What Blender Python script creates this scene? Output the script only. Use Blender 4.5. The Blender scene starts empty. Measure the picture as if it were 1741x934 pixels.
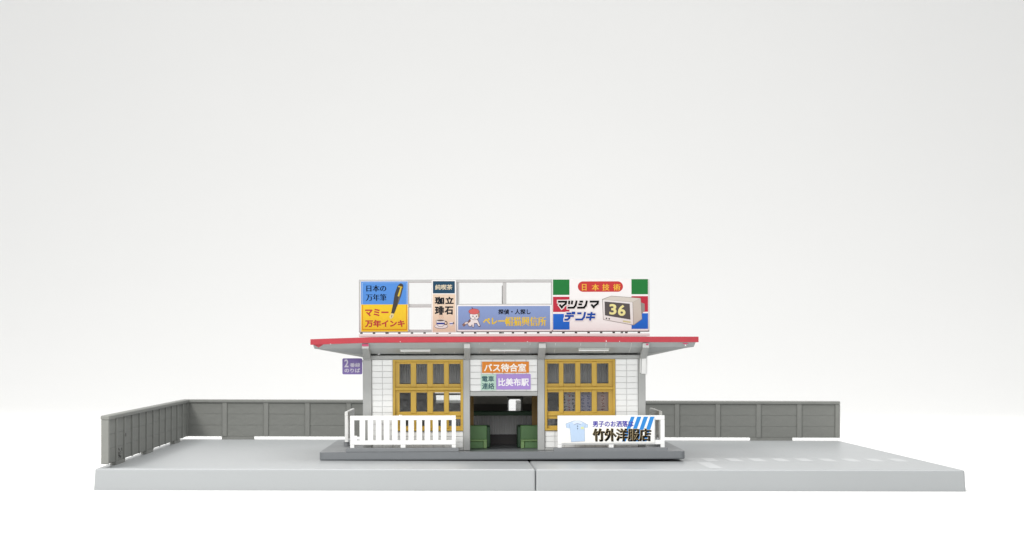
import bpy, bmesh, math, random
import numpy as np
from mathutils import Matrix, Vector
random.seed(7)
SC = bpy.context.scene
COL = SC.collection
SC.unit_settings.system = 'METRIC'
SC.unit_settings.scale_length = 0.01          # one unit is a centimetre: the model is 20 cm wide

# ------------------------------------------------------------------ camera
cam = bpy.data.cameras.new('camera')
co = bpy.data.objects.new('camera', cam)
COL.objects.link(co)
cam.sensor_fit = 'HORIZONTAL'; cam.sensor_width = 36.0
cam.lens = 36.0 * 3485.28 / 1741.0
cam.shift_y = (591.25 - 467.0) / 1741.0
cam.clip_start = 0.5; cam.clip_end = 2000
co.matrix_world = (Matrix.Translation((-2.0807, -47.0388, 2.7921)) @ Matrix.Rotation(-0.0337, 4, 'Z')
                   @ Matrix.Rotation(math.pi / 2, 4, 'X') @ Matrix.Rotation(0.0038, 4, 'Z'))
cam.dof.use_dof = True
cam.dof.focus_distance = 51.0
cam.dof.aperture_fstop = 0.55
SC.camera = co

# ------------------------------------------------------------------ light: a white studio
w = bpy.data.worlds.new('World'); SC.world = w; w.use_nodes = True
bg = w.node_tree.nodes['Background']
bg.inputs[0].default_value = (0.97, 0.985, 1.0, 1); bg.inputs[1].default_value = 0.58

def area(name, loc, aim, size, power, col=(1, 1, 1), size_y=None):
    l = bpy.data.lights.new(name, 'AREA'); l.energy = power; l.color = col
    l.shape = 'RECTANGLE'; l.size = size; l.size_y = size_y or size
    o = bpy.data.objects.new(name, l); COL.objects.link(o)
    o.location = loc
    o.rotation_euler = (Vector(aim) - Vector(loc)).to_track_quat('-Z', 'Y').to_euler()
    return o
area('key_softbox', (-28, -24, 40), (0, 5, 1), 13, 21500, (1, 0.985, 0.96))
area('top_softbox', (2, 10, 60), (1, 10, 0), 56, 36500, (1, 0.998, 0.99))
area('front_fill_softbox', (-8, -78, 25), (0, 0, 2), 44, 16000, (1, 0.995, 0.985), 20)
area('backdrop_light', (4, 50, 70), (2, 82, 2), 70, 8500, (1, 0.98, 0.945), 20)

SC.view_settings.view_transform = 'Standard'
SC.view_settings.look = 'None'
SC.view_settings.exposure = 0.0
SC.view_settings.gamma = 1.0
SC.view_settings.use_curve_mapping = False
SC.cycles.max_bounces = 8
SC.cycles.transparent_max_bounces = 24
SC.cycles.use_denoising = True

# ------------------------------------------------------------------ materials
def lin(h):
    h = h.lstrip('#')
    out = []
    for i in (0, 2, 4):
        c = int(h[i:i + 2], 16) / 255
        out.append(c / 12.92 if c <= 0.04045 else ((c + 0.055) / 1.055) ** 2.4)
    return tuple(out)
MATS = {}
def mat(name, col, rough=0.5, var=0.05, scale=3.0, bump=0.0, bscale=20.0, spec=0.4, stretch=None, rvar=0.10):
    if name in MATS: return MATS[name]
    if isinstance(col, str): col = lin(col)
    m = bpy.data.materials.new(name); m.use_nodes = True
    nt = m.node_tree; N = nt.nodes; L = nt.links
    p = N['Principled BSDF']
    p.inputs['Roughness'].default_value = rough
    p.inputs['Specular IOR Level'].default_value = spec
    tc = N.new('ShaderNodeTexCoord'); src = tc.outputs['Object']
    if stretch:
        mp = N.new('ShaderNodeMapping'); mp.inputs['Scale'].default_value = stretch
        L.new(src, mp.inputs['Vector']); src = mp.outputs['Vector']
    n = N.new('ShaderNodeTexNoise'); n.inputs['Scale'].default_value = scale
    n.inputs['Detail'].default_value = 5; n.inputs['Roughness'].default_value = 0.65
    L.new(src, n.inputs['Vector'])
    r = N.new('ShaderNodeMapRange')
    r.inputs['From Min'].default_value = 0.25; r.inputs['From Max'].default_value = 0.75
    r.inputs['To Min'].default_value = 1 - var; r.inputs['To Max'].default_value = 1 + var
    L.new(n.outputs['Fac'], r.inputs['Value'])
    mx = N.new('ShaderNodeVectorMath'); mx.operation = 'SCALE'
    mx.inputs[0].default_value = col
    L.new(r.outputs['Result'], mx.inputs['Scale'])
    L.new(mx.outputs['Vector'], p.inputs['Base Color'])
    r2 = N.new('ShaderNodeMapRange')
    r2.inputs['To Min'].default_value = max(0.05, rough - rvar); r2.inputs['To Max'].default_value = min(1, rough + rvar)
    L.new(n.outputs['Fac'], r2.inputs['Value']); L.new(r2.outputs['Result'], p.inputs['Roughness'])
    if bump:
        n2 = N.new('ShaderNodeTexNoise'); n2.inputs['Scale'].default_value = bscale
        n2.inputs['Detail'].default_value = 4
        L.new(src, n2.inputs['Vector'])
        b = N.new('ShaderNodeBump'); b.inputs['Strength'].default_value = bump; b.inputs['Distance'].default_value = 0.02
        L.new(n2.outputs['Fac'], b.inputs['Height']); L.new(b.outputs['Normal'], p.inputs['Normal'])
    MATS[name] = m
    return m
def pm(h, f=1.0):      # a printing ink; f darkens it on the roof boards to offset the stronger light there
    return mat('ink %s %.2f' % (h, f), tuple(f * c * (.5 if max(lin(h)) < .06 else 1) for c in lin(h)), 0.65, 0.03, 14.0, spec=0.08)

M_base = mat('pale grey plastic', (0.325, 0.338, 0.344), 0.34, 0.012, 0.5, 0.0, 60, 0.5, rvar=0.02)
M_mark = mat('white road paint', (0.435, 0.447, 0.453), 0.36, 0.03, 5, rvar=.03)
M_fence = mat('concrete grey plastic', (0.202, 0.205, 0.191), 0.6, 0.08, 2.6, 0.35, 12, 0.3)
M_board = mat('rough concrete grey plastic', (0.188, 0.192, 0.178), 0.62, 0.07, 2.2, 0.5, 10, 0.25)
M_plat = mat('slate grey plastic', (0.178, 0.188, 0.198), 0.36, 0.05, 2.2, 0.10, 50, 0.45)
M_bar = mat('kerb grey plastic', (0.205, 0.213, 0.222), 0.5, 0.06, 4, 0.1, 40)
M_grey = mat('light grey plastic', (0.40, 0.405, 0.395), 0.5, 0.05, 3.0, 0.12, 45)
M_soff = mat('soffit grey plastic', (0.38, 0.395, 0.39), 0.5, 0.05, 4.0, 0.12, 45)
M_frame = mat('billboard grey plastic', (0.36, 0.36, 0.355), 0.5, 0.05, 3.0)
M_tile = mat('white tile plastic', (0.83, 0.835, 0.825), 0.42, 0.03, 2.5, 0.05, 30)
M_joint = mat('tile joint grey', (0.66, 0.66, 0.65), 0.8)
M_yel = mat('ochre yellow plastic', (0.535, 0.345, 0.052), 0.45, 0.08, 3.0, 0.12, 30)
M_ochre = mat('brown ochre plastic', (0.20, 0.115, 0.025), 0.6, 0.1, 3)
M_red = mat('red roof paint', (0.37, 0.026, 0.040), 0.42, 0.10, 3.5, 0.15, 25)
M_white = mat('white plastic', (0.86, 0.86, 0.845), 0.4, 0.02, 4.0, 0.08, 25)
M_ivory = mat('ivory plastic', (0.80, 0.79, 0.74), 0.45, 0.03, 4.0)
M_greens = mat('bench green plastic', (0.15, 0.30, 0.12), 0.5, 0.06, 4.0)
M_greenl = mat('bench light green plastic', (0.26, 0.43, 0.17), 0.5, 0.06, 4.0)
M_dgreen = mat('counter green plastic', (0.05, 0.115, 0.06), 0.5)
M_corr = mat('ribbed grey plastic', (0.50, 0.50, 0.50), 0.6)
M_brown = mat('brown grey inner wall', (0.17, 0.155, 0.14), 0.7)
M_dark = mat('dark grey foot', (0.06, 0.055, 0.055), 0.6)
M_pink = mat('magenta paint smear', (0.42, 0.06, 0.13), 0.5, 0.2, 9)
M_paper = mat('white card', (0.60, 0.59, 0.582), 0.55, 0.02, 6)
M_sweep = mat('white sweep paper', (0.865, 0.862, 0.85), 0.9, 0.008, 0.05, spec=0.1)

M_glass = bpy.data.materials.new('clear window plastic'); M_glass.use_nodes = True
_n = M_glass.node_tree.nodes; _l = M_glass.node_tree.links
_n.remove(_n['Principled BSDF'])
_t = _n.new('ShaderNodeBsdfTransparent'); _t.inputs[0].default_value = (0.965, 0.97, 0.97, 1)
_g = _n.new('ShaderNodeBsdfGlossy'); _g.inputs['Roughness'].default_value = 0.06
_f = _n.new('ShaderNodeFresnel'); _f.inputs[0].default_value = 1.5
_nz = _n.new('ShaderNodeTexNoise'); _nz.inputs['Scale'].default_value = 2.5
_b = _n.new('ShaderNodeBump'); _b.inputs['Strength'].default_value = 0.06; _b.inputs['Distance'].default_value = 0.05
_l.new(_nz.outputs['Fac'], _b.inputs['Height']); _l.new(_b.outputs['Normal'], _g.inputs['Normal'])
_mx = _n.new('ShaderNodeMixShader')
_l.new(_f.outputs[0], _mx.inputs[0]); _l.new(_t.outputs[0], _mx.inputs[1]); _l.new(_g.outputs[0], _mx.inputs[2])
_l.new(_mx.outputs[0], _n['Material Output'].inputs[0])

# ------------------------------------------------------------------ frames and helpers
# building frame: the shop model stands a little turned and its right end is lifted by a warped platform
TB = (Matrix.Translation((-5.102, 3.436, 0.0)) @ Matrix.Rotation(math.radians(-0.92), 4, 'Z')
      @ Matrix.Rotation(math.radians(-0.38), 4, 'Y'))
TW = Matrix.Identity(4)

def tag(o, label=None, cat=None, group=None, kind=None):
    if label: o['label'] = label
    if cat: o['category'] = cat
    if group: o['group'] = group
    if kind: o['kind'] = kind
    return o
def thing(name, label, cat, base, T=TB, group=None):
    o = bpy.data.objects.new(name, None); COL.objects.link(o)
    o.empty_display_size = 0.2
    o.matrix_world = T @ Matrix.Translation(base)
    o['base'] = list(base)
    return tag(o, label, cat, group)
def base_of(o):
    while o.parent is not None: o = o.parent
    return Vector(o['base'])

class MB:
    def __init__(s): s.bm = bmesh.new()
    def box(s, x0, x1, y0, y1, z0, z1, bev=0.0, seg=1, m=0):
        vs = [s.bm.verts.new((x, y, z)) for x in (x0, x1) for y in (y0, y1) for z in (z0, z1)]
        F = [(0, 1, 3, 2), (4, 6, 7, 5), (0, 4, 5, 1), (2, 3, 7, 6), (0, 2, 6, 4), (1, 5, 7, 3)]
        fs = [s.bm.faces.new([vs[i] for i in f]) for f in F]
        for f in fs: f.material_index = m
        if bev:
            es = {e for f in fs for e in f.edges}
            r = bmesh.ops.bevel(s.bm, geom=list(es), offset=bev, segments=seg, profile=0.5, affect='EDGES', clamp_overlap=True)
            for f in r['faces']: f.material_index = m
        return s
    def prism(s, pts, a0, a1, axis='y', m=0, bev=0.0):
        """pts are 2-D; axis is the extrusion axis. axis y: pts=(x,z); x: pts=(y,z); z: pts=(x,y)"""
        def P(p, a): return {'y': (p[0], a, p[1]), 'x': (a, p[0], p[1]), 'z': (p[0], p[1], a)}[axis]
        A = [s.bm.verts.new(P(p, a0)) for p in pts]; B = [s.bm.verts.new(P(p, a1)) for p in pts]
        n = len(pts); fs = [s.bm.faces.new(A), s.bm.faces.new(B[::-1])]
        for i in range(n): fs.append(s.bm.faces.new((A[i], B[i], B[(i + 1) % n], A[(i + 1) % n])))
        for f in fs: f.material_index = m
        if bev:
            es = {e for f in fs for e in f.edges}
            r = bmesh.ops.bevel(s.bm, geom=list(es), offset=bev, segments=2, profile=0.5, affect='EDGES', clamp_overlap=True)
            for f in r['faces']: f.material_index = m
        return s
    def flat(s, pts, y, m=0):
        vs = [s.bm.verts.new((p[0], y, p[1])) for p in pts]
        f = s.bm.faces.new(vs); f.material_index = m
        return s
    def cyl(s, c, r, h, axis='z', n=16, m=0):
        pts = [(c[0] + r * math.cos(2 * math.pi * i / n), c[1] + r * math.sin(2 * math.pi * i / n)) for i in range(n)]
        return s.prism(pts, h[0], h[1], axis, m)
    def mesh(s, name, mats, off=(0, 0, 0), smooth=False):
        bmesh.ops.recalc_face_normals(s.bm, faces=s.bm.faces)
        bmesh.ops.transform(s.bm, matrix=Matrix.Translation(-Vector(off)), verts=s.bm.verts)
        me = bpy.data.meshes.new(name)
        s.bm.to_mesh(me); s.bm.free()
        for mt in (mats if isinstance(mats, (list, tuple)) else [mats]): me.materials.append(mt)
        if smooth:
            for p in me.polygons: p.use_smooth = True
        return me
    def build(s, name, mats, parent=None, smooth=False):
        off = base_of(parent) if parent else (0, 0, 0)
        o = bpy.data.objects.new(name, s.mesh(name, mats, off, smooth)); COL.objects.link(o)
        if parent: o.parent = parent
        return o
def inst(name, me, loc, parent):
    o = bpy.data.objects.new(name, me); COL.objects.link(o)
    o.parent = parent; o.location = Vector(loc) - base_of(parent)
    return o
def solo(name, mb, mats, label, cat, base, T=TB, group=None):
    o = bpy.data.objects.new(name, mb.mesh(name, mats, base)); COL.objects.link(o)
    o.matrix_world = T @ Matrix.Translation(base)
    o['base'] = list(base)
    return tag(o, label, cat, group)

_outl = {}
def outlines(t):
    """closed contours of a line of lettering, in em units"""
    if t in _outl: return _outl[t]
    c = bpy.data.curves.new('lettering', 'FONT')
    c.body = t; c.size = 1.0; c.resolution_u = 4; c.fill_mode = 'NONE'
    o = bpy.data.objects.new('lettering', c); COL.objects.link(o)
    dg = bpy.context.evaluated_depsgraph_get()
    me = bpy.data.meshes.new_from_object(o.evaluated_get(dg))
    nb = {}
    for e in me.edges:
        a, b = e.vertices; nb.setdefault(a, []).append(b); nb.setdefault(b, []).append(a)
    seen = set(); loops = []
    for v in nb:
        if v in seen: continue
        lp = [v]; seen.add(v); prev, cur = None, v
        while True:
            nx = [q for q in nb[cur] if q != prev and q not in seen]
            if not nx: break
            prev, cur = cur, nx[0]; seen.add(cur); lp.append(cur)
        P = []
        for k in lp:
            q = me.vertices[k].co
            if not P or math.hypot(q.x - P[-1][0], q.y - P[-1][1]) > 1e-4: P.append((q.x, q.y))
        if len(P) > 2 and math.hypot(P[0][0] - P[-1][0], P[0][1] - P[-1][1]) < 1e-4: P.pop()
        if len(P) > 2: loops.append(P)
    bpy.data.objects.remove(o); bpy.data.curves.remove(c); bpy.data.meshes.remove(me)
    _outl[t] = loops
    return loops
def sarea(P): return .5 * sum(a[0] * b[1] - b[0] * a[1] for a, b in zip(P, P[1:] + P[:1]))
_glyphs = {}
def text_geo(t, bold=0.0):
    """filled lettering; bold is (thicken across, thicken up) in ems, or one number for both"""
    k = (t, bold)
    if k in _glyphs: return _glyphs[k]
    bx, by = bold if isinstance(bold, tuple) else (bold, bold)
    loops = outlines(t)
    sg = 1 if sarea(max(loops, key=lambda P: abs(sarea(P)))) > 0 else -1
    vs, faces = [], []
    for P in loops:
        n = len(P); idx = []
        for i in range(n):
            a, b, c = P[i - 1], P[i], P[(i + 1) % n]
            d1 = (b[0] - a[0], b[1] - a[1]); d2 = (c[0] - b[0], c[1] - b[1])
            l1 = math.hypot(*d1) or 1; l2 = math.hypot(*d2) or 1
            n1 = (d1[1] / l1 * sg, -d1[0] / l1 * sg); n2 = (d2[1] / l2 * sg, -d2[0] / l2 * sg)
            mx, my = n1[0] + n2[0], n1[1] + n2[1]; L = math.hypot(mx, my)
            if L < .3: mx, my = n1
            else:
                q = min(1.6, 2 / L) / L; mx *= q; my *= q
            idx.append(len(vs)); vs.append(Vector((b[0] + mx * bx, b[1] + my * by)))
        faces.append(idx)
    from mathutils.geometry import delaunay_2d_cdt
    edges = [(f[q], f[(q + 1) % len(f)]) for f in faces for q in range(len(f))]
    ov, oe, of, _, _, _ = delaunay_2d_cdt(vs, edges, [], 0, 1e-6)
    A = np.array([tuple(vs[a]) for a, b in edges]); Bp = np.array([tuple(vs[b]) for a, b in edges])
    out = []
    for f in of:
        p = sum((ov[q] for q in f), Vector((0, 0))) / len(f)
        up = (A[:, 1] <= p.y) & (Bp[:, 1] > p.y); dn = (A[:, 1] > p.y) & (Bp[:, 1] <= p.y)
        cr = (Bp[:, 0] - A[:, 0]) * (p.y - A[:, 1]) - (p.x - A[:, 0]) * (Bp[:, 1] - A[:, 1])
        if int((up & (cr > 0)).sum()) - int((dn & (cr < 0)).sum()) != 0: out.append(tuple(f))
    _glyphs[k] = ([(v.x, v.y) for v in ov], out)
    return _glyphs[k]

class Art:
    """flat print on a board: coordinates are those of a flat drawing, mapped linearly to the board's plane"""
    def __init__(s, fn, y, f=1.0): s.fn = fn; s.y = y; s.f = f; s.mb = MB(); s.inks = []; s.step = 0.0010; s.k = 0
    def ink(s, h):
        if h not in s.inks: s.inks.append(h)
        return s.inks.index(h)
    def poly(s, pts, h, l=1):
        s.k += 1                      # every later piece lies a hair in front of the one before
        s.mb.flat([s.fn(*p) for p in pts], s.y - l * s.step - s.k * 5e-5, s.ink(h)); return s
    def rect(s, x0, y0, x1, y1, h, l=1): return s.poly([(x0, y0), (x1, y0), (x1, y1), (x0, y1)], h, l)
    def ring(s, x0, y0, x1, y1, t, h, l=1):
        s.rect(x0, y0, x1, y0 + t, h, l); s.rect(x0, y1 - t, x1, y1, h, l)
        s.rect(x0, y0 + t, x0 + t, y1 - t, h, l); return s.rect(x1 - t, y0 + t, x1, y1 - t, h, l)
    def ell(s, cx, cy, rx, ry, h, l=1, n=24, a0=0, a1=360):
        return s.poly([(cx + rx * math.cos(math.radians(a0 + (a1 - a0) * i / n)), cy + ry * math.sin(math.radians(a0 + (a1 - a0) * i / n)))
                       for i in range(n + (a1 - a0 < 360))], h, l)
    def line(s, pts, t, h, l=1):
        for (xa, ya), (xb, yb) in zip(pts, pts[1:]):
            d = math.hypot(xb - xa, yb - ya) or 1; nx, ny = -(yb - ya) / d * t / 2, (xb - xa) / d * t / 2
            s.poly([(xa + nx, ya + ny), (xb + nx, yb + ny), (xb - nx, yb - ny), (xa - nx, ya - ny)], h, l)
        return s
    def text(s, t, x0, y0, x1, y1, h, l=2, bold=0.0, shear=0.0, grow=0.0):
        v0, _ = text_geo(t, 0.0)
        vs, fs = text_geo(t, bold)
        ax, bx = min(p[0] for p in v0), max(p[0] for p in v0); ay, by = min(p[1] for p in v0), max(p[1] for p in v0)
        kx, ky = (x1 - x0) / (bx - ax), (y1 - y0) / (by - ay)
        bv = []
        for p in vs:
            X = x0 + (p[0] - ax) * kx; Y = y1 - (p[1] - ay) * ky
            X += shear * (y1 - Y)
            a = s.fn(X, Y); bv.append(s.mb.bm.verts.new((a[0], s.y - l * s.step, a[1])))
        k = s.ink(h)
        for f in fs:
            try: s.mb.bm.faces.new([bv[i] for i in f]).material_index = k
            except ValueError: pass
        return s
    def done(s, name, parent):
        for f in s.mb.bm.faces:
            f.normal_update()
        off = base_of(parent)
        bmesh.ops.transform(s.mb.bm, matrix=Matrix.Translation(-off), verts=s.mb.bm.verts)
        for f in s.mb.bm.faces:
            if f.normal.y > 0: f.normal_flip()
        me = bpy.data.meshes.new(name); s.mb.bm.to_mesh(me); s.mb.bm.free()
        for h in s.inks: me.materials.append(pm(h, s.f))
        o = bpy.data.objects.new(name, me); COL.objects.link(o); o.parent = parent
        return o

def fit(ox, oy, k, ua, va, xa, za, sc):
    """drawing coordinates (enlarged k times from origin ox,oy) to x,z on a plane where (ua,va) is (xa,za) at sc per cm"""
    return lambda X, Y: (xa + (ox + X / k - ua) / sc, za - (oy + Y / k - va) / sc)
def roundrect(x0, z0, x1, z1, r, n=4):
    pts = []
    for cx, cz, a in ((x1 - r, z1 - r, 0), (x0 + r, z1 - r, 90), (x0 + r, z0 + r, 180), (x1 - r, z0 + r, 270)):
        for i in range(n + 1):
            t = math.radians(a + 90 * i / n); pts.append((cx + r * math.cos(t), cz + r * math.sin(t)))
    return pts

# ------------------------------------------------------------------ the sweep
bm = MB()
FL = -0.5
prof = [(-260, FL), (57, FL)]
R0 = 60
for i in range(1, 25):
    a = math.pi / 2 * i / 24
    prof.append((57 + R0 * math.sin(a), FL + R0 - R0 * math.cos(a)))
prof.append((117, 200))
A = [bm.bm.verts.new((-260, y, z)) for y, z in prof]; B = [bm.bm.verts.new((260, y, z)) for y, z in prof]
for i in range(len(prof) - 1): bm.bm.faces.new((A[i], B[i], B[i + 1], A[i + 1]))
o = bpy.data.objects.new('backdrop', bm.mesh('backdrop', M_sweep, smooth=True)); COL.objects.link(o)
tag(o, 'seamless white paper sweep under and behind the model', kind='structure')

# ------------------------------------------------------------------ display base: two plates
def plate(x0, x1, name):
    m = MB()
    n = [(x0 - .025 if x0 < -1 else x0, x1 + .025 if x1 > 1 else x1)]
    bx0, bx1 = n[0]
    vs = []
    for (ax0, ax1, ay0, ay1, z) in ((bx0, bx1, -.02, 15.08, FL + .002), (x0, x1, 0, 15.06, 0)):
        vs.append([m.bm.verts.new(p) for p in ((ax0, ay0, z), (ax1, ay0, z), (ax1, ay1, z), (ax0, ay1, z))])
    a, b = vs
    m.bm.faces.new(a[::-1]); m.bm.faces.new(b)
    for i in range(4): m.bm.faces.new((a[i], a[(i + 1) % 4], b[(i + 1) % 4], b[i]))
    es = [e for e in m.bm.edges if max(v.co.z for v in e.verts) > -.1]
    bmesh.ops.bevel(m.bm, geom=es, offset=.045, segments=3, profile=.5, affect='EDGES')
    return m
solo('display_base', plate(-10.0, .052, ''), M_base, 'pale grey base plate carrying the left half of the model, no road markings', 'base plate', (-5, 7.5, FL), TW, 'grey base plates')
rb = thing('display_base', 'pale grey base plate on the right with white crossing stripes along it', 'base plate', (5, 7.5, FL), TW, 'grey base plates')
plate(.066, 10.0, '').build('slab', M_base, rb)
for i in range(9):
    x = 4.62 + .592 * i
    inst('road_stripe', MB().box(-.15, .15, -.68, .68, 0, .0015).mesh('road_stripe', M_mark) if i == 0 else st_me, (x, 4.1, .001), rb) if i else None
    if i == 0:
        st_me = MB().box(-.15, .15, -.68, .68, 0, .0015).mesh('road_stripe', M_mark)
        inst('road_stripe', st_me, (x, 4.1, .001), rb)
MB().box(4.14, 4.46, .45, 3.0, .001, .0025).build('road_stripe', M_mark, rb)

# ------------------------------------------------------------------ concrete fence round two sides
ZB, ZT = .085, 1.2
def fence(name, label, posts, along, c0, c1, feet, pw=.15):
    """along 'x' or 'y'; c0..c1 is the thickness range on the other axis; posts are the post positions"""
    bx = (posts[0], c0, 0) if along == 'x' else (c0, posts[0], 0)
    t = thing(name, label, 'fence', bx, TW)
    def B(a0, a1, d0, d1, z0, z1, bev=0):
        m = MB()
        if along == 'x': m.box(a0, a1, d0, d1, z0, z1, bev)
        else: m.box(d0, d1, a0, a1, z0, z1, bev)
        return m
    th = c1 - c0; s0, s1 = posts[0], posts[-1]
    B(s0, s1, c0 - .012, c1 + .012, ZT - .1, ZT, .018).build('cap', M_fence, t)
    pme = B(-pw / 2, pw / 2, 0, th, 0, ZT - .1 - ZB, .012).mesh('post', M_fence)
    P = list(posts); P[0] += pw / 2; P[-1] -= pw / 2
    for a in P:
        inst('post', pme, (a, c0, ZB) if along == 'x' else (c0, a, ZB), t)
    rows = 3; hh = (ZT - .1 - ZB) / rows
    cache = {}
    for a0, a1 in zip(P, P[1:]):
        wd = round(a1 - a0 - pw - .004, 3); a = (a0 + a1) / 2
        if wd not in cache: cache[wd] = B(-wd / 2, wd / 2, .036, th - .036, .0005, hh - .0005, .007).mesh('panel', M_board)
        B(a - wd / 2 - .001, a + wd / 2 + .001, c0 + .052, c1 - .052, ZB + .01, ZT - .101).build('core', M_fence, t)
        for r in range(rows):
            j = random.uniform(-.004, .004)
            inst('panel', cache[wd], (a, c0 + j, ZB + r * hh) if along == 'x' else (c0 + j, a, ZB + r * hh), t)
    for a0, a1 in feet:
        B(a0, a1, c0 + .02, c1 - .02, .001, ZB, .0).build('foot', M_fence, t)
    return t
PX = [-9.875 + 1.2415 * k for k in range(17)]
fence('concrete_fence', 'grey concrete-style fence along the back edge left of the building', PX[:8] + [-.2], 'x', 14.86, 15.03, [(-8.72, -7.75), (-1.4, -.5)])
fence('concrete_fence', 'darker grey concrete-style fence along the back edge right of the building', [.13] + PX[9:], 'x', 14.86, 15.03, [(.5, 1.4), (7.26, 8.54)])
lf = fence('concrete_fence', 'grey concrete-style fence running down the left edge of the base', [.12 + 1.226 * k for k in range(13)], 'y', -9.885, -9.71,
      [(1.3, 2.7), (6.2, 7.5), (11.8, 13.1)], .12)
MB().cyl((2.62, .66), .045, (-9.712, -9.700), 'x', 12).build('pinhole', M_dark, lf)
m = MB()
for k in range(26):
    y, z = random.uniform(1.75, 2.35), random.uniform(.12, .36)
    a = random.uniform(0, 3.1); l = random.uniform(.02, .06)
    m.prism([(y, z), (y + l * math.cos(a), z + l * math.sin(a)), (y + l * math.cos(a) - .008, z + l * math.sin(a) + .006)], -9.750, -9.738, 'x')
tag(m.build('scuff', M_dark, lf), kind='stuff')

# ------------------------------------------------------------------ platform under the building
pts = roundrect(0, 0, 9.0, 7.1, .12, 5)
m = MB(); m.prism(pts, 0.0, .2, 'z')
es = [e for e in m.bm.edges if abs(e.verts[0].co.z - e.verts[1].co.z) < 1e-6]
top = [e for e in es if e.verts[0].co.z > .1]; bot = [e for e in es if e.verts[0].co.z < .1]
bmesh.ops.bevel(m.bm, geom=top, offset=.012, segments=2, profile=.5, affect='EDGES')
bot = [e for e in m.bm.edges if e.verts[0].co.z < 1e-5 and e.verts[1].co.z < 1e-5]
bmesh.ops.bevel(m.bm, geom=bot, offset=.035, segments=3, profile=.5, affect='EDGES')
pl = thing('platform', 'slate grey platform slab with rounded corners under the building, lifted at its right end', 'platform', (4.5, 3.5, 0))
m.build('slab', M_plat, pl)

# ------------------------------------------------------------------ the waiting room
W = thing('waiting_room_building', 'small white tiled waiting room with ochre windows and a red flat roof', 'building', (4.55, 2.9, .2))
Y0 = .58      # face of posts and beams
B = lambda *a, **k: MB().box(*a, **k)
# posts
for x0, x1 in ((1.039, 1.259), (7.894, 8.077)):
    B(x0, x1, Y0, .86, .203, 2.47, bev=.012).build('pillar', M_grey, W)
    B(x0, x1, 4.95, 5.23, .203, 2.585, bev=.012).build('pillar', M_grey, W)
for x0, x1 in ((3.533, 3.701), (5.386, 5.561)):
    B(x0, x1, Y0, .84, .203, 2.468, bev=.012).build('door_post', M_grey, W)
B(1.039, 8.077, Y0 - .005, .645, 2.472, 2.574, bev=.012).build('beam', M_grey, W)
B(3.703, 5.384, Y0 + .01, .84, 1.557, 1.672, bev=.01).build('lintel', M_grey, W)
for x0, x1 in ((1.261, 3.531), (5.563, 7.892)):
    B(x0, x1, Y0 + .012, .84, .203, .268, bev=.008).build('base_strip', M_grey, W)
# backing walls behind the tiles
for (x0, x1, z0, z1) in ((1.262, 1.782, .27, 2.469), (1.784, 3.53, .27, .684), (7.324, 7.891, .27, 2.469), (5.566, 7.322, .27, .684), (3.704, 5.383, 1.675, 2.469)):
    B(x0, x1, .655, .80, z0, z1).build('wall', M_joint, W)
# tiles, one by one
_tiles = {}
def tile_mesh(wd, h):
    k = (round(wd, 3), round(h, 3))
    if k not in _tiles:
        m = MB(); c = .006
        a = [m.bm.verts.new(p) for p in ((0, .03, 0), (wd, .03, 0), (wd, .03, h), (0, .03, h))]
        b = [m.bm.verts.new(p) for p in ((0, c, 0), (wd, c, 0), (wd, c, h), (0, c, h))]
        d = [m.bm.verts.new(p) for p in ((c, 0, c), (wd - c, 0, c), (wd - c, 0, h - c), (c, 0, h - c))]
        for p, q in ((a, b), (b, d)):
            for i in range(4): m.bm.faces.new((p[i], p[(i + 1) % 4], q[(i + 1) % 4], q[i]))
        m.bm.faces.new(d); m.bm.faces.new(a[::-1])
        _tiles[k] = m.mesh('wall_tile', M_tile)
    return _tiles[k]
def tiles(x0, x1, z0, z1, nc, nr, yf=.63):
    cw, rh, g = (x1 - x0) / nc, (z1 - z0) / nr, .0075
    for i in range(nc):
        for j in range(nr):
            inst('wall_tile', tile_mesh(cw - g, rh - g), (x0 + i * cw + g / 2, yf + random.uniform(-.002, .002), z0 + j * rh + g / 2), W)
tiles(1.262, 1.783, .27, 2.468, 2, 15)
tiles(7.323, 7.892, .27, 2.468, 2, 15)
tiles(1.785, 3.531, .27, .686, 7, 3)
tiles(5.565, 7.321, .27, .686, 7, 3)
tiles(3.703, 5.384, 1.675, 2.469, 6, 5, .62)

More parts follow.
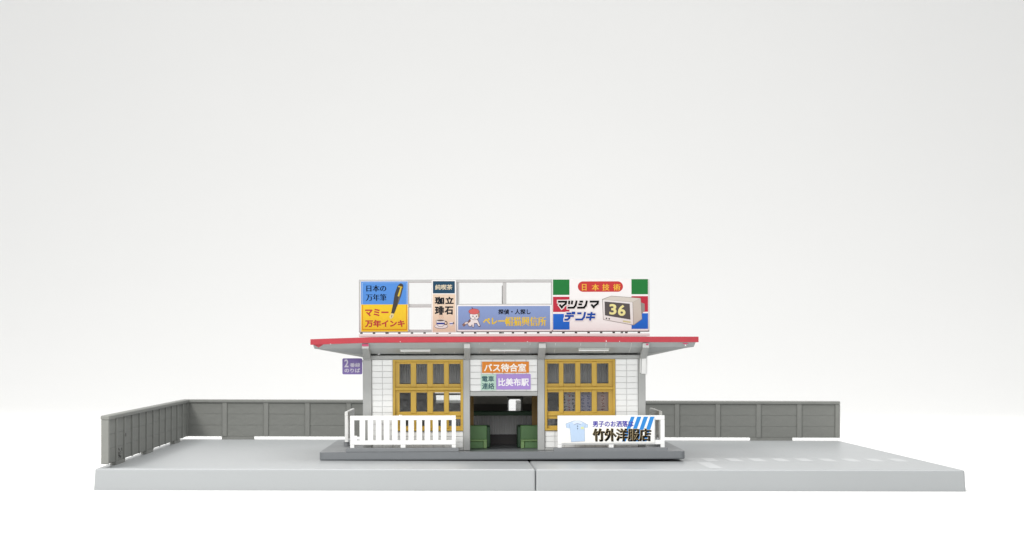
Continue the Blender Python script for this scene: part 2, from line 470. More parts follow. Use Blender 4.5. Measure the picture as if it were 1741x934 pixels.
# windows
def window(x0, x1, cols, name_label=None):
    f = MB()
    z0, z1 = .69, 2.469
    rows = [(.81, .985), (1.17, 1.645), (1.86, 2.36)]
    ob = .055
    f.box(x0 + .002, x0 + ob, .595, .80, z0, z1, bev=.008); f.box(x1 - ob, x1 - .002, .595, .80, z0, z1, bev=.008)
    f.box(x0 + ob, x1 - ob, .596, .80, z1 - ob, z1 - .001, bev=.008); f.box(x0 + ob, x1 - ob, .596, .80, z0 + .001, z0 + ob, bev=.008)
    f.box(x0 + ob, x1 - ob, .593, .80, 1.705, 1.775, bev=.012)           # transom
    f.box(x0 + ob, x1 - ob, .645, .80, 1.06, 1.12, bev=.008)             # low rail
    xi0, xi1 = x0 + ob, x1 - ob
    bands = [(z0 + ob, 1.06), (1.12, 1.705), (1.775, z1 - ob)]
    for (a, b), (r0, r1) in zip(bands, rows):
        edges = [xi0] + [v for c in cols for v in c] + [xi1]
        f.box(xi0, xi1, .672, .80, a + .001, r0); f.box(xi0, xi1, .672, .80, r1, b - .001)
        for k in range(0, len(edges), 2):
            e0, e1 = edges[k], edges[k + 1]
            inner = 0 < k < len(edges) - 2
            f.box(e0 + (0 if k else .001), e1 - (0 if k < len(edges) - 2 else .001), .655 if inner else .668, .80, (a + .002) if inner else r0, (b - .002) if inner else r1, bev=.010 if inner else 0)
    o = f.build('window', M_yel, W)
    for (r0, r1) in rows:
        for a, b in cols:
            B(a - .02, b + .02, .735, .752, r0 - .02, r1 + .02).build('pane', M_glass, o)
    return o
ux = lambda u: 1.039 + (u - 617) / 68.27
window(1.785, 3.533, [(ux(a), ux(b)) for a, b in ((679, 698), (707.5, 726), (736, 754.5), (763, 782.5))])
window(5.563, 7.321, [(ux(a), ux(b)) for a, b in ((930.7, 950), (958, 978), (986.7, 1006), (1015, 1034.6))])

# side walls with a window each, tiled as one skin
for sx, (xo, xi) in ((-1, (1.07, 1.2)), (1, (8.05, 7.92))):
    a, b = min(xo, xi), max(xo, xi)
    B(a, b, .862, 4.948, .203, .80).build('wall', M_joint, W)
    B(a, b, .862, 1.9, .802, 2.66).build('wall', M_joint, W)
    B(a, b, 3.7, 4.948, .802, 2.66).build('wall', M_joint, W)
    B(a, b, 1.902, 3.698, 2.1, 2.66).build('wall', M_joint, W)
    tm = MB()
    xf = xo - .012 if sx < 0 else xo + .012
    for r in range(16):
        z = .21 + r * .148
        for c in range(15):
            y = .87 + c * .2715
            if 1.88 < y + .13 < 3.72 and .8 < z + .07 < 2.1: continue
            tm.box(min(xo, xf) + .0005, max(xo, xf), y, y + .262, z, z + .139)
    tag(tm.build('tile_skin', M_tile, W), kind='stuff')
    f = MB()
    wx0, wx1 = (xo - .02, xo + .1) if sx < 0 else (xo - .1, xo + .02)
    f.box(wx0, wx1, 1.905, 1.99, .805, 2.098, bev=.008); f.box(wx0, wx1, 3.61, 3.695, .805, 2.098, bev=.008)
    f.box(wx0 + .002, wx1 - .002, 1.99, 3.61, .806, .89); f.box(wx0 + .002, wx1 - .002, 1.99, 3.61, 2.02, 2.097)
    f.box(wx0 + .004, wx1 - .004, 2.77, 2.83, .89, 2.02)
    o = f.build('window', M_yel, W)
    xc = (wx0 + wx1) / 2
    for y0, y1 in ((1.99, 2.77), (2.83, 3.61)):
        B(xc - .008, xc + .008, y0, y1, .89, 2.02).build('pane', M_glass, o)

# back wall: dark middle band with a window, ribbed upper band
YB = 5.06
for (x0, x1, z0, z1) in ((1.26, 2.74, .203, 1.80), (2.742, 3.468, .203, 1.22), (2.742, 3.468, 1.57, 1.80), (3.47, 4.698, .203, 1.80),
                         (4.70, 5.10, .203, .93), (4.70, 5.10, 1.40, 1.80), (5.102, 7.89, .203, 1.80)):
    B(x0, x1, YB, 5.2, z0, z1).build('wall', M_brown, W)
for x0, x1 in ((3.75, 4.69), (5.112, 5.45)):
    B(x0, x1, 5.025, 5.057, 1.235, 1.62, bev=.006).build('brightened_patch', mat('brightened wall grey', (.42, .40, .36), .6, .2, 2.0), W)  # paler pieces added to brighten the dim back wall seen through the doorway
outer = roundrect(4.701, .931, 5.099, 1.399, .002); inner = roundrect(4.735, .97, 5.065, 1.362, .05)
m = MB()
va = [[m.bm.verts.new((p[0], yy, p[1])) for p in ring_] for yy in (5.055, 5.19) for ring_ in (outer, inner)]
n_ = len(outer)
for i_ in range(n_):
    k_ = (i_ + 1) % n_
    m.bm.faces.new((va[0][i_], va[0][k_], va[1][k_], va[1][i_])); m.bm.faces.new((va[2][i_], va[3][i_], va[3][k_], va[2][k_]))
    m.bm.faces.new((va[1][i_], va[1][k_], va[3][k_], va[3][i_])); m.bm.faces.new((va[0][i_], va[2][i_], va[2][k_], va[0][k_]))
o = m.build('rear_window', M_grey, W)
B(4.736, 5.064, 5.10, 5.112, .972, 1.36).build('pane', M_glass, o)
f = MB()
f.box(2.744, 3.466, YB - .02, 5.18, 1.222, 1.262); f.box(2.744, 3.466, YB - .02, 5.18, 1.478, 1.53)
f.box(2.744, 3.466, YB - .02, 5.18, 1.555, 1.569)
for x in (2.744, 2.98, 3.10, 3.44): f.box(x, x + .026, YB - .015, 5.175, 1.263, 1.477)
o = f.build('rear_window', M_brown, W)
B(2.77, 3.44, 5.10, 5.115, 1.262, 1.478).build('pane', M_glass, o)
pts = []
x = 1.262
while x < 7.88:
    pts += [(x, YB), (x + .05, YB), (x + .06, YB - .025), (x + .11, YB - .025)]; x += .12
pts += [(7.89, YB), (7.89, 5.2), (1.262, 5.2)]
MB().prism(pts, 1.802, 2.66, 'z').build('ribbed_wall', M_corr, W)
for xa, xb in ((1.32, 3.5), (5.6, 7.78)):      # ribbed blinds just behind the upper panes
    pts = []; x = xa
    while x < xb:
        pts += [(x, 1.50), (x + .05, 1.50), (x + .06, 1.475), (x + .11, 1.475)]; x += .12
    pts += [(x, 1.50), (x, 1.56), (xa, 1.56)]
    MB().prism(pts, 1.87, 2.56, 'z').build('blind', M_corr, W)

# ochre inner jambs of the doorway
for x0, x1 in ((3.60, 3.79), (5.28, 5.47)):
    B(x0, x1, 2.0, 2.12, .203, 2.585).build('inner_post', M_ochre, W)

# roof
m = MB()
secs = [(-.18, -.05), (.4, -.03), (1.3, -.004), (4.5, .006), (9.295, -.012)]
rings = []
for x, dz in secs:
    rings.append([m.bm.verts.new((x, y, z + dz)) for y, z in ((-.40, 2.892), (-.40, 3.028), (6.2, 3.028), (6.2, 2.892))])
for a, b in zip(rings, rings[1:]):
    for i in range(4): m.bm.faces.new((a[i], a[(i + 1) % 4], b[(i + 1) % 4], b[i]))
m.bm.faces.new(rings[0][::-1]); m.bm.faces.new(rings[-1])
bmesh.ops.bevel(m.bm, geom=[e for e in m.bm.edges if abs(e.calc_face_angle(0)) > 1], offset=.014, segments=2, profile=.5, affect='EDGES')
roof = m.build('roof', M_red, W)
# soffit: an upturned hip, edge lip then slope down to the wall head
def loft(rs):
    m = MB(); prev = None; first = None
    for (x0, x1, y0, y1, z, dl) in rs:
        r = [m.bm.verts.new(p) for p in ((x0, y0, z + dl), (x1, y0, z), (x1, y1, z), (x0, y1, z + dl))]
        if prev:
            for i in range(4): m.bm.faces.new((prev[i], prev[(i + 1) % 4], r[(i + 1) % 4], r[i]))
        else: first = r
        prev = r
    m.bm.faces.new(first); m.bm.faces.new(prev[::-1])
    return m
so = loft([(-.13, 9.24, -.37, 6.17, 2.91, -.03), (-.10, 9.20, -.16, 5.96, 2.765, -.02), (1.0, 8.14, .575, 5.28, 2.616, -.006)])
soffit = so.build('soffit', M_soff, W)
for k, xx in enumerate([1.45 + .62 * i for i in range(11)]):      # joints of the eave boards
    MB().prism([(-.33, 2.862), (-.15, 2.757), (.55, 2.611), (.55, 2.617), (-.15, 2.763), (-.33, 2.868)], xx, xx + .012, 'x').build('eave_joint', M_joint, soffit)
# brackets
for x0, x1 in ((1.07, 1.24), (3.56, 3.71), (5.388, 5.56), (7.93, 8.09)):
    MB().prism([(-.365, 2.868), (-.365, 2.748), (.572, 2.455), (.572, 2.66)], x0, x1, 'x', bev=.006).build('bracket', M_grey, W)
for x0, x1 in ((-.02, 1.03), (8.09, 9.14)):       # side brackets at the front corners
    a, b = (x0, x1) if x0 < 1 else (x1, x0)
    dz = -.03 if x0 < 1 else 0
    MB().prism([(a, 2.85 + dz), (a, 2.752 + dz), (b, 2.53), (b, 2.75)], .62, .78, 'y').build('bracket', M_grey, W)
# lamps under the eaves
for x0, x1 in ((1.985, 2.74), (4.19, 4.95), (6.37, 7.13)):
    l = B(x0, x1, -.06, .12, 2.70, 2.80, bev=.006).build('eave_lamp', mat('lamp housing', (0.46, 0.48, 0.45), .5), W)
    B(x0 + .01, x1 - .01, -.04, .08, 2.672, 2.698, bev=.008).build('tube', M_white, l)
# paint smears and moulding nicks
B(1.075, 1.235, -.369, -.3651, 2.80, 2.866).build('paint_smear', M_pink, W)
B(8.01, 8.07, -.369, -.3651, 2.81, 2.85).build('paint_smear', M_pink, W)
MB().flat([(-.12, 2.85), (.14, 2.852), (.02, 2.775)], -.372).build('paint_smear', M_red, W)
MB().flat([(8.88, 2.86), (9.06, 2.86), (8.98, 2.82)], -.374).build('paint_smear', M_pink, W)
for x, z, s_ in ((7.02, 2.905, .03), (7.35, 2.90, .02), (2.0, 2.91, .02), (8.96, 2.80, .03), (.3, 2.86, .018), (5.1, 2.90, .02)):
    MB().prism([(x, z), (x + s_, z - .01), (x + s_ * .4, z + s_)], -.408, -.4, 'y').build('nick', M_white, W)

# ------------------------------------------------------------------ inside
def bench(x0, x1, leg_at, label):
    t = thing('bench', label, 'bench', ((x0 + x1) / 2, 2.0, .2), group='green benches in the waiting room')
    B(x0, x1, 1.86, 2.02, .202, .775, bev=.02).build('backrest', M_greens, t)
    B(x0, x1, 1.66, 1.858, .375, .425, bev=.012).build('seat', M_greenl, t)
    B(x0 + .1, x1 - .1, 1.70, 1.856, .202, .373, bev=.01).build('seat_front', M_greens, t)
    for a in (x0 + .005, x1 - .095):
        B(a, a + .09, 1.665, 1.857, .202, .374, bev=.008).build('leg', M_greenl, t)
    B(x0 - .07, x1 + .08, 2.022, 3.3, .202, .74, bev=.02).build('rear_seat', M_dgreen, t)
bench(2.0, 4.13, 0, 'green moulded bench inside the room on the left of the doorway')
bench(4.98, 7.1, 0, 'green moulded bench inside the room on the right of the doorway')
c = thing('counter', 'ribbed grey counter with dark green top at the back of the room', 'counter', (4.5, 3.8, .2))
pts = []
x = 3.3
while x < 5.95:
    pts += [(x, 3.72), (x + .055, 3.72), (x + .065, 3.69), (x + .12, 3.69)]; x += .13
pts += [(x, 3.72), (x, 4.1), (3.3, 4.1)]
MB().prism(pts, .47, .97, 'z').build('front', M_corr, c)
B(3.3, x, 3.74, 4.1, .202, .468).build('kick_board', M_dark, c)
B(3.25, x + .05, 3.62, 4.15, .972, 1.08, bev=.015).build('countertop', M_dgreen, c)
def poster(x0, x1, h, cols, label):
    t = thing('poster', label, 'poster', ((x0 + x1) / 2, 1.0, 1.1), group='notices behind the right window')
    B(x0, x1, 1.0, 1.012, 1.10, 1.72).build('sheet', pm(h), t)
    a = Art(lambda X, Y: (x0 + X, 1.72 - Y), 1.0)
    for cx, ink in cols:
        z = .05
        while z < .54:
            # brush-like characters too small to read
            for q in range(4):
                xx, zz = cx + random.uniform(-.035, .02), z + random.uniform(0, .05)
                if random.random() < .5: a.rect(xx, zz, xx + random.uniform(.025, .05), zz + .016, ink, 1)
                else: a.rect(xx, zz, xx + .016, zz + random.uniform(.02, .045), ink, 2)
            z += .09
    tag(a.done('lettering', t), kind='stuff')
poster(6.0, 6.36, '#a3a0a8', [(.08, '#20222a'), (.18, '#8a2030'), (.29, '#20222a')], 'grey notice with black and red upright lettering behind the second pane')
poster(6.42, 6.78, '#9a9ab4', [(.11, '#2a2f70'), (.25, '#2a2f70')], 'grey notice with blue upright lettering behind the third pane')
poster(6.84, 7.2, '#b39a92', [(.19, '#7a3030')], 'tan notice with a dark red column and dark foot behind the last pane')

# ------------------------------------------------------------------ roof billboard frame and its signboards
KX = lambda u: .962 + (u - 610) / 68.7
KZ = lambda v: 4.453 - (v - 475) / 68.7
bf = thing('billboard_frame', 'grey open lattice frame standing on the roof behind the signboards', 'frame', (4.55, .35, 3.03))
B(.962, 8.152, .24, 1.3, 3.036, 3.108, bev=.006).build('base_board', M_paper, bf)
YF0, YF1 = .31, .40
for v0, v1 in ((475, 480.5), (516.5, 522.5), (560, 565)):
    B(.962, 8.152, YF0, YF1, KZ(v1), KZ(v0), bev=.008).build('rail', M_frame, bf)
for u0, u1 in ((610, 614.5), (691, 695.2), (733, 737), (775.5, 780.5), (854.5, 860.5), (936.5, 941), (1099.5, 1104)):
    B(KX(u0), KX(u1), YF0 + .004, YF1 - .004, KZ(522.5) + .085, KZ(480.5), bev=.006).build('post', M_frame, bf)
    B(KX(u0), KX(u1), YF0 + .004, YF1 - .004, KZ(560), KZ(522.5), bev=.006).build('post', M_frame, bf)
fme = MB().box(-.03, .03, 0, .08, 0, .034).mesh('foot', M_dark)
x = 1.02
while x < 8.12:
    inst('foot', fme, (x, .315, 3.108), bf); x += .3125
for u in (1.6, 4.5, 7.5):
    MB().prism([(YF1, 4.3), (YF1 + .05, 4.3), (1.25, 3.11), (1.15, 3.11)], u, u + .06, 'x').build('brace', M_frame, bf)

YS = .262     # face of the signboards
GS = 'signboards along the roof front'
def board(label, u0, v0, u1, v1, edge, y0=YS, y1=.306, r=.03, mt=None):
    x0, x1, z0, z1 = KX(u0), KX(u1), KZ(v1), KZ(v0)
    t = thing('signboard', label, 'signboard', ((x0 + x1) / 2, y1, z0), group=GS)
    MB().prism(roundrect(x0, z0, x1, z1, r), y0, y1, 'y').build('board', mt or M_paper, t)
    return t
def kfit(ox, oy, k): return lambda X, Y: (KX(ox + X / k), KZ(oy + Y / k))

# 1 fountain pen ink
t = board('square blue and yellow signboard with a fountain pen, at the left end of the roof', 613, 477.5, 694, 564, 0)
a = Art(kfit(605, 468, 8.49), YS, .62)
BL, YE, RD = '#5c97e4', '#f7d23a', '#c24446'
a.rect(76, 88, 748, 420, BL); a.rect(76, 420, 748, 812, YE)
a.rect(100, 104, 724, 112, '#8fb6ec', 2); a.rect(92, 104, 100, 418, '#a4c4f0', 2); a.rect(724, 104, 734, 418, '#8fb6ec', 2)
a.rect(92, 424, 102, 786, '#e08a2e', 2); a.rect(726, 424, 736, 786, '#e08a2e', 2); a.rect(102, 776, 726, 786, '#e08a2e', 2)
a.done('printed_panel', t)
a = Art(kfit(605, 468, 8.49), YS, .62)
a.text('日本の', 155, 142, 436, 234, '#1c2438', 3, (.032, 0.0)); a.text('万年筆', 147, 268, 440, 368, '#1c2438', 3, (.03, -.006))
a.done('lettering', t)
a = Art(kfit(605, 468, 8.49), YS, .62)
a.text('マミー', 138, 488, 466, 585, RD, 3, .04); a.text('万年インキ', 138, 645, 698, 742, RD, 3, .04)
a.done('lettering', t)
a = Art(kfit(605, 468, 8.49), YS, .62)
a.poly([(622, 130), (650, 115), (683, 135), (685, 170), (650, 300), (600, 430), (553, 552), (508, 545), (535, 420), (560, 270), (598, 160)], '#4c4a48', 4)
a.poly([(640, 190), (664, 190), (640, 300), (618, 390), (596, 430)], '#6c6a66', 5)
a.poly([(612, 152), (672, 166), (668, 184), (608, 168)], '#d9b53f', 5)
a.poly([(642, 178), (660, 182), (630, 296), (612, 308), (602, 296)], '#e2c54c', 6)
a.poly([(508, 548), (548, 556), (540, 600), (500, 634), (482, 596)], '#e9dca6', 5)
a.poly([(514, 575), (526, 578), (508, 618)], '#57523f', 6)
a.done('printed_pen', t)

# 2 coffee shop
t = board('narrow upright peach signboard with teal heading and a coffee cup', 733.5, 476.2, 775.5, 565.8, 0)
f2 = kfit(725, 468, 8.49)
a = Art(f2, YS, .62)
a.rect(92, 86, 408, 262, '#2d5068'); a.rect(88, 274, 416, 818, '#efd8c0')
a.done('printed_panel', t)
a = Art(f2, YS, .62)
a.text('純喫茶', 126, 137, 370, 210, '#e9dcc0', 3, .02)
a.done('lettering', t)
a = Art(f2, YS, .62)
for ch, b in (('珈', (124, 316, 248, 416)), ('琲', (124, 452, 248, 566)), ('立', (276, 316, 386, 410)), ('石', (268, 456, 378, 562))):
    a.text(ch, *b, '#2b3540', 3, .045)
a.done('lettering', t)
a = Art(f2, YS, .62)
a.ell(210, 737, 97, 36, '#4e5878', 3); a.ell(210, 735, 92, 32, '#f3efee', 4)
a.ell(275, 690, 26, 30, '#5a4a48', 5); a.ell(275, 690, 14, 18, '#efd8c0', 6)
a.poly([(134, 648), (266, 648), (260, 712), (228, 740), (172, 740), (142, 710)], '#5a5a6a', 6)
a.poly([(139, 652), (262, 652), (256, 708), (226, 735), (175, 735), (146, 707)], '#f6f3f2', 7)
a.poly([(142, 684), (260, 684), (257, 708), (146, 708)], '#35469a', 8)
a.ell(200, 652, 62, 15, '#dcd8d4', 8); a.ell(200, 653, 52, 11, '#6e6258', 9)
for x in (178, 205, 232): a.line([(x, 625), (x + 8, 605), (x - 2, 588), (x + 6, 572)], 5, '#d9a890', 3)
a.ell(382, 690, 16, 16, '#6a6468', 3); a.poly([(326, 680), (380, 674), (378, 725), (335, 728)], '#f4f0f0', 4); a.rect(330, 692, 378, 706, '#4a62b0', 5)
a.done('printed_cup', t)

# 3 detective agency
t = board('low wide lilac-blue signboard with a cat in a red beret', 776.5, 518.5, 938, 563.5, 0)
f3 = kfit(770, 510, 9.95)
a = Art(f3, YS, .62); a.rect(84, 106, 1640, 505, '#8fa5d4'); a.done('printed_panel', t)
a = Art(f3, YS, .62)
a.text('探偵・人探し', 766, 162, 1308, 244, '#23263a', 3, .03)
a.done('lettering', t)
a = Art(f3, YS, .62)
a.text('ベレー', 512, 312, 866, 410, '#efcf45', 3, .045); a.text('帽猫興信所', 884, 288, 1568, 444, '#efcf45', 3, (.035, -.004))
a.done('lettering', t)
a = Art(f3, YS, .62)
OUT = '#6a5552'
a.line([(262, 392), (225, 385), (200, 405), (165, 438)], 44, OUT, 2); a.line([(262, 392), (225, 385), (200, 405), (172, 430)], 30, '#eee6e2', 3)
a.line([(200, 405), (165, 438)], 30, '#9b7a70', 4)
a.poly([(245, 400), (262, 340), (310, 310), (395, 305), (420, 340), (462, 440), (455, 455), (425, 450), (395, 400), (360, 400), (352, 465), (322, 465), (318, 430), (300, 455), (268, 450), (250, 430)], OUT, 4)
a.poly([(252, 400), (268, 345), (312, 317), (390, 312), (413, 342), (453, 438), (430, 444), (400, 392), (353, 392), (346, 458), (328, 458), (322, 410), (298, 447), (272, 443), (257, 428)], '#f6f2f0', 5)
a.poly([(252, 392), (266, 345), (290, 330), (300, 360), (270, 385)], '#8c6c66', 6)
a.ell(362, 268, 84, 72, OUT, 7); a.ell(362, 268, 78, 66, '#f7f3f1', 8)
a.poly([(405, 225), (448, 205), (446, 270), (425, 300)], '#b49a86', 9)
a.ell(352, 198, 92, 50, '#9a4a4c', 9); a.ell(352, 198, 86, 45, '#dd6f6c', 10); a.line([(330, 160), (318, 125)], 12, '#7e4248', 9)
for x in (335, 395): a.ell(x, 278, 9, 12, '#3c3234', 10)
a.ell(366, 304, 8, 6, '#5a4040', 10); a.line([(350, 320), (366, 312), (382, 320)], 4, '#5a4040', 10)
a.done('printed_cat', t)

# 4 electrics
t = board('large white signboard with green, red and blue corners and a television', 938.5, 474.5, 1102.5, 563.2, 0, y0=.25)
f4 = kfit(935, 468, 8.73)
YS4 = .25
a = Art(f4, YS4, .62)
for x0, x1 in ((41, 286), (1206, 1452)):
    a.rect(x0, 68 if x0 < 100 else 65, x1, 297 if x0 < 100 else 290, '#2c8142'); a.rect(x0, 324 if x0 < 100 else 318, x1, 550, '#c4384a'); a.rect(x0, 578 if x0 < 100 else 572, x1, 812 if x0 < 100 else 804, '#2e70d6')
a.poly([(x, y) for x, y in roundrect(410, 97, 1080, 252, 77, 8)], '#cf4444')
a.done('printed_panel', t)
a = Art(f4, YS4, .62)
for ch, x in zip('日本技術', (474, 620, 775, 938)): a.text(ch, x, 138, x + (62 if ch == '日' else 102), 232, '#f6c24a', 3, (.03, .008))
a.done('lettering', t)
a = Art(f4, YS4, .62)
STROKES = {
    'マ': [[(0, .1), (.93, .1), (.93, .36), (.56, .74)], [(.24, .5), (.62, .94)]],
    'ツ': [[(.08, .0), (.12, .42)], [(.42, .0), (.44, .42)], [(.93, .0), (.91, .6), (.74, .9), (.06, .9)]],
    'シ': [[(.12, .1), (.48, .1)], [(.06, .46), (.42, .46)], [(.93, .0), (.91, .6), (.74, .9), (.0, .9)]],
    'デ': [[(.12, .14), (.62, .14)], [(.0, .45), (.95, .45)], [(.56, .45), (.5, .72), (.34, .92), (.02, .92)], [(.76, -.05), (.80, .22)], [(.93, -.05), (.97, .22)]],
    'ン': [[(.1, .12), (.52, .12)], [(.93, .0), (.91, .6), (.74, .9), (.02, .9)]],
    'キ': [[(.08, .26), (.95, .26)], [(.0, .64), (.96, .64)], [(.5, .0), (.5, 1)]]}
def block_letter(ch, x0, y0, wd, ht, th, ink, l, grow):
    for st in STROKES[ch]:
        P = [(x0 + px * wd + .2 * (1 - py) * ht, y0 + py * ht) for px, py in st]
        for e, f in ((0, 1), (-1, -2)):                     # square ends
            d = math.hypot(P[e][0] - P[f][0], P[e][1] - P[f][1]) or 1; g = grow + th * .15
            P[e] = (P[e][0] + (P[e][0] - P[f][0]) / d * g, P[e][1] + (P[e][1] - P[f][1]) / d * g)
        a.line(P, th + 2 * grow, ink, l)
        for q in P[1:-1]: a.rect(q[0] - th / 2 - grow, q[1] - th / 2 - grow, q[0] + th / 2 + grow, q[1] + th / 2 + grow, ink, l)
for word, xs, wd, y0, ht, ink in (('マツシマ', (97, 250, 402, 570), 128, 386, 112, '#17171a'), ('デンキ', (208, 370, 524), 132, 556, 118, '#2450aa')):
    for ch, x in zip(word, xs): block_letter(ch, x, y0, wd, ht, 29, '#f4f0ee', 2, 14)
    for ch, x in zip(word, xs): block_letter(ch, x, y0, wd, ht, 29, ink, 4, 0)
a.done('lettering', t)
a = Art(f4, YS4, .62)
LN = '#8b857e'
a.poly([(1345, 410), (1400, 430), (1405, 530), (1370, 570), (1345, 600)], '#9c9690', 2)
a.poly([(770, 362), (905, 312), (1345, 345), (1366, 660), (1237, 752), (784, 666)], LN, 3)
a.poly([(778, 368), (905, 318), (1340, 350), (1225, 405)], '#dcd6cc', 4)
a.poly([(1228, 406), (1340, 352), (1359, 655), (1238, 744)], '#cfc6bb', 4)
a.poly([(778, 370), (1222, 408), (1232, 744), (790, 660)], '#f0ecea', 5)
a.poly([(806, 396), (1180, 430), (1190, 666), (811, 602)], '#5f5a5a', 6)
a.text('3', 884, 440, 975, 585, '#f2eaa2', 7, .03); a.text('6', 1012, 455, 1110, 604, '#f2eaa2', 7, .03)
for x, y in ((834, 646), (875, 653)): a.ell(x, y, 11, 12, '#4a4646', 6)
a.poly([(1078, 676), (1192, 694), (1192, 716), (1078, 700)], '#d9d29c', 6)
a.done('printed_television', t)

# ------------------------------------------------------------------ signs over the doorway
f5 = lambda X, Y: (1.039 + (780 + X / 7.78 - 617) / 68.27, 2.056 - (560 + Y / 7.78 - 640) / 68.27)
def wallsign(label, x0, y0, x1, y1, ink):
    p, q = f5(x0, y1), f5(x1, y0)
    t = thing('wall_sign', label, 'sign', ((p[0] + q[0]) / 2, .61, p[1]), group='signs over the doorway')
    B(p[0], q[0], .597, .6165, p[1], q[1], bev=.004).build('plate', pm(ink), t)
    return t
t = wallsign('orange sign with white lettering high over the doorway', 306, 434, 926, 582, '#df8a3d')
Art(f5, .597).text('バス待合室', 336, 462, 886, 564, '#fbf6ee', 2, .03).done('lettering', t)
t = wallsign('pale green sign with four dark characters over the doorway', 290, 600, 492, 812, '#bcd8c8')
Art(f5, .597).text('電車', 306, 624, 462, 698, '#3d5f66', 2, .02).text('連絡', 306, 716, 465, 796, '#3d5f66', 2, .02).done('lettering', t)
t = wallsign('lilac sign with white lettering just over the doorway', 495, 598, 948, 802, '#b094d6')
Art(f5, .597).text('比美布駅', 522, 656, 922, 754, '#fbf8fc', 2, .03).done('lettering', t)

# hanging sign on the left wall
f6 = lambda X, Y: (.472 + (560 + X / 7.783 - 582) / 67.1, 2.494 - (580 + Y / 7.783 - 610) / 67.1)
t = thing('hanging_sign', 'violet bus stop sign sticking out from the left wall under the eave', 'sign', (.98, 1.5, 2.08))
p, q = f6(172, 442), f6(434, 230)
MB().prism(roundrect(p[0], p[1], q[0], q[1], .035), 1.485, 1.53, 'y').build('plate', pm('#9583bf'), t)
Art(f6, 1.485).text('2', 202, 247, 250, 344, '#ece6f2', 2, .03).text('番線', 274, 292, 405, 345, '#ece6f2', 2, .02).text('のりば', 202, 364, 404, 416, '#ece6f2', 2, .03).done('lettering', t)
B(q[0], 1.068, 1.495, 1.52, 2.40, 2.45).build('arm', M_white, t)

# blank plate on the right corner pillar
t = thing('blank_sign', 'small blank white plate fixed askew to the right corner pillar', 'sign', (8.02, .55, 2.1))
m = MB(); m.box(-.06, .06, -.02, .02, 0, .42, bev=.006)
m.box(-.095, -.075, -.03, .03, .02, .43, bev=.004); m.box(.065, .08, -.03, .05, -.02, .44, bev=.004)
o = m.build('plate', M_white, None); o.parent = t
o.matrix_local = Matrix.Translation((0.005, -.02, 0)) @ Matrix.Rotation(math.radians(-14), 4, 'Z') @ Matrix.Rotation(math.radians(1.5), 4, 'Y')

# ------------------------------------------------------------------ low white fences
GF = 'low white slatted fences on the platform'
def low_fence(label, n, L, axis, origin, flip=False, bar=True, mt=M_white):
    """axis x: runs along x from origin; axis y: runs back along y"""
    t = thing('white_fence', label, 'fence', origin, group=GF)
    ox, oy, oz = origin
    def Bx(a0, a1, d0, d1, z0, z1, bev=.006):
        m = MB()
        if axis == 'x': m.box(ox + a0, ox + a1, oy + d0, oy + d1, oz + z0, oz + z1, bev)
        else: m.box(ox + d0, ox + d1, oy + a0, oy + a1, oz + z0, oz + z1, bev)
        return m
    th = .085
    ew = .10
    Bx(0, L, 0, th, .68, .79, .008).build('top_rail', mt, t)
    Bx(0, L, 0, th, .075, .182, .006).build('bottom_rail', mt, t)
    for a in (0, L - ew):
        Bx(a, a + ew, .0015, th - .0015, .183, .679, .003).build('post', mt, t)
    for a in (0, L / 2 - .06, L - ew):
        Bx(a, a + (.12 if 0 < a < L - .2 else ew), .0015, th - .0015, 0, .074, .003).build('leg', mt, t)
    pitch = (L - 2 * ew) / n
    gap = .064
    for i in range(n - 1):
        c = ew + (i + 1) * pitch
        hw = (pitch - gap) / 2
        Bx(c - hw, c + hw, .002, th - .002, .183, .679, .003).build('slat', mt, t)
    if bar:
        Bx(-.105, L + .07, -.055, .12, -.10, -.002, .008).build('kerb', M_bar, t)
    else:
        for a in (.05, L - .2): 
            m = MB()
            m.cyl((ox + .04, oy + a + .05), .075, (oz - .10, oz), 'z', 14); m.build('peg', M_bar, t)
    return t
lf1 = low_fence('white slatted fence on a grey kerb in front of the left window', 12, 2.60, 'x', (.753, .06, .302))
B(.753 + .1, .753 + .17, .062, .143, .485, .60, bev=.003).build('flash', M_white, lf1)
m = MB(); m.box(1.96, 1.99, .08, .12, 1.09, 1.115, bev=.004); m.box(2.01, 2.03, .08, .12, 1.09, 1.11, bev=.004)
m.build('nick', M_white, lf1)
rf1 = low_fence('white slatted fence on a grey kerb behind the shirt banner', 12, 2.64, 'x', (5.86, .06, .29))
low_fence('white slatted side fence at the left end of the platform', 13, 2.9, 'y', (.43, 3.05, .31), bar=False)
low_fence('ivory slatted side fence at the right end of the platform', 13, 2.9, 'y', (8.60, 2.75, .31), bar=False, mt=M_ivory)

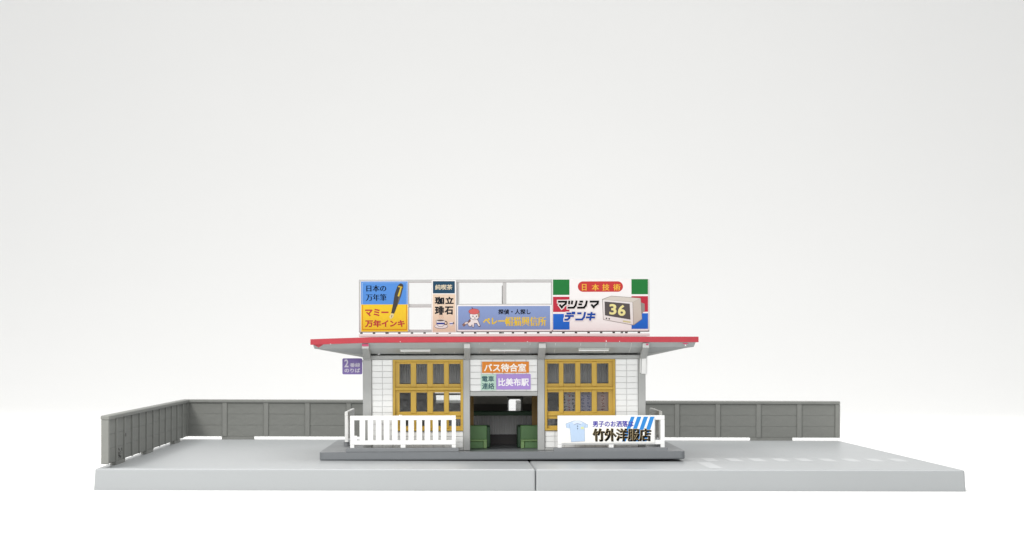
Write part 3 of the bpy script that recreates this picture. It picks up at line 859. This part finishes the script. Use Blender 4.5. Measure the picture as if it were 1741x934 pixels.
# banner on the right fence
f7 = lambda X, Y: (5.86 + (920 + X / 6.673 - 948) / 69.15, 1.087 - (660 + Y / 6.673 - 706) / 69.15)
t = thing('banner', 'white banner with a blue polo shirt and blue slanted stripes on the right fence', 'banner', (7.1, .05, .4))
p, q = f7(228, 622), f7(1288, 318)
YBN = .034
B(p[0], q[0], YBN, .0575, p[1], q[1], bev=.003).build('sheet', mat('banner card', (0.88, 0.87, 0.83), .5, .02, 5), t)
a = Art(f7, YBN)
for x0, x1, b0, b1 in ((1022, 1064, 915, 960), (1092, 1140, 992, 1034), (1166, 1216, 1070, 1112), (1240, 1288, 1146, 1196)):
    a.poly([(x0, 324), (x1, 324), (b1, 606), (b0, 606)], '#3a8ad2', 1)
a.done('printed_stripes', t)
a = Art(f7, YBN)
a.text('男子のお洒落は', 586, 372, 1048, 438, '#4a44a6', 3, .028)
a.text('竹外洋服店', 594, 464, 1246, 602, '#1d1916', 3, (.055, .03)); a.text('竹外洋服店', 586, 456, 1236, 594, '#cdb98e', 4, (.035, .005)); a.text('竹外洋服店', 587, 458, 1238, 596, '#1d1916', 5, (.016, -.006))
a.done('lettering', t)
a = Art(f7, YBN)
SH = [(276, 402), (350, 374), (376, 366), (440, 366), (470, 380), (532, 414), (528, 446), (494, 450), (497, 602), (340, 610), (324, 455), (286, 450)]
a.poly(SH, '#8e9db6', 2)
cx, cy = 405, 480
a.poly([(cx + (x - cx) * .97, cy + (y - cy) * .97) for x, y in SH], '#bcd0e8', 3)
a.poly([(352, 385), (380, 368), (440, 368), (468, 388), (452, 412), (410, 398), (372, 414)], '#d5dff0', 4)
a.line([(372, 414), (410, 398), (452, 412)], 5, '#7e8eaa', 5); a.line([(412, 400), (412, 470)], 3, '#98a9c4', 4)
for y in (430, 458): a.ell(413, y, 6, 7, '#4c5a78', 5)
a.rect(450, 438, 484, 462, '#d8dc9c', 4)
a.line([(326, 452), (318, 405)], 4, '#98a9c4', 4); a.line([(494, 448), (500, 408)], 4, '#98a9c4', 4)
a.done('printed_shirt', t)

# clean helper properties
for o in bpy.data.objects:
    if 'base' in o: del o['base']
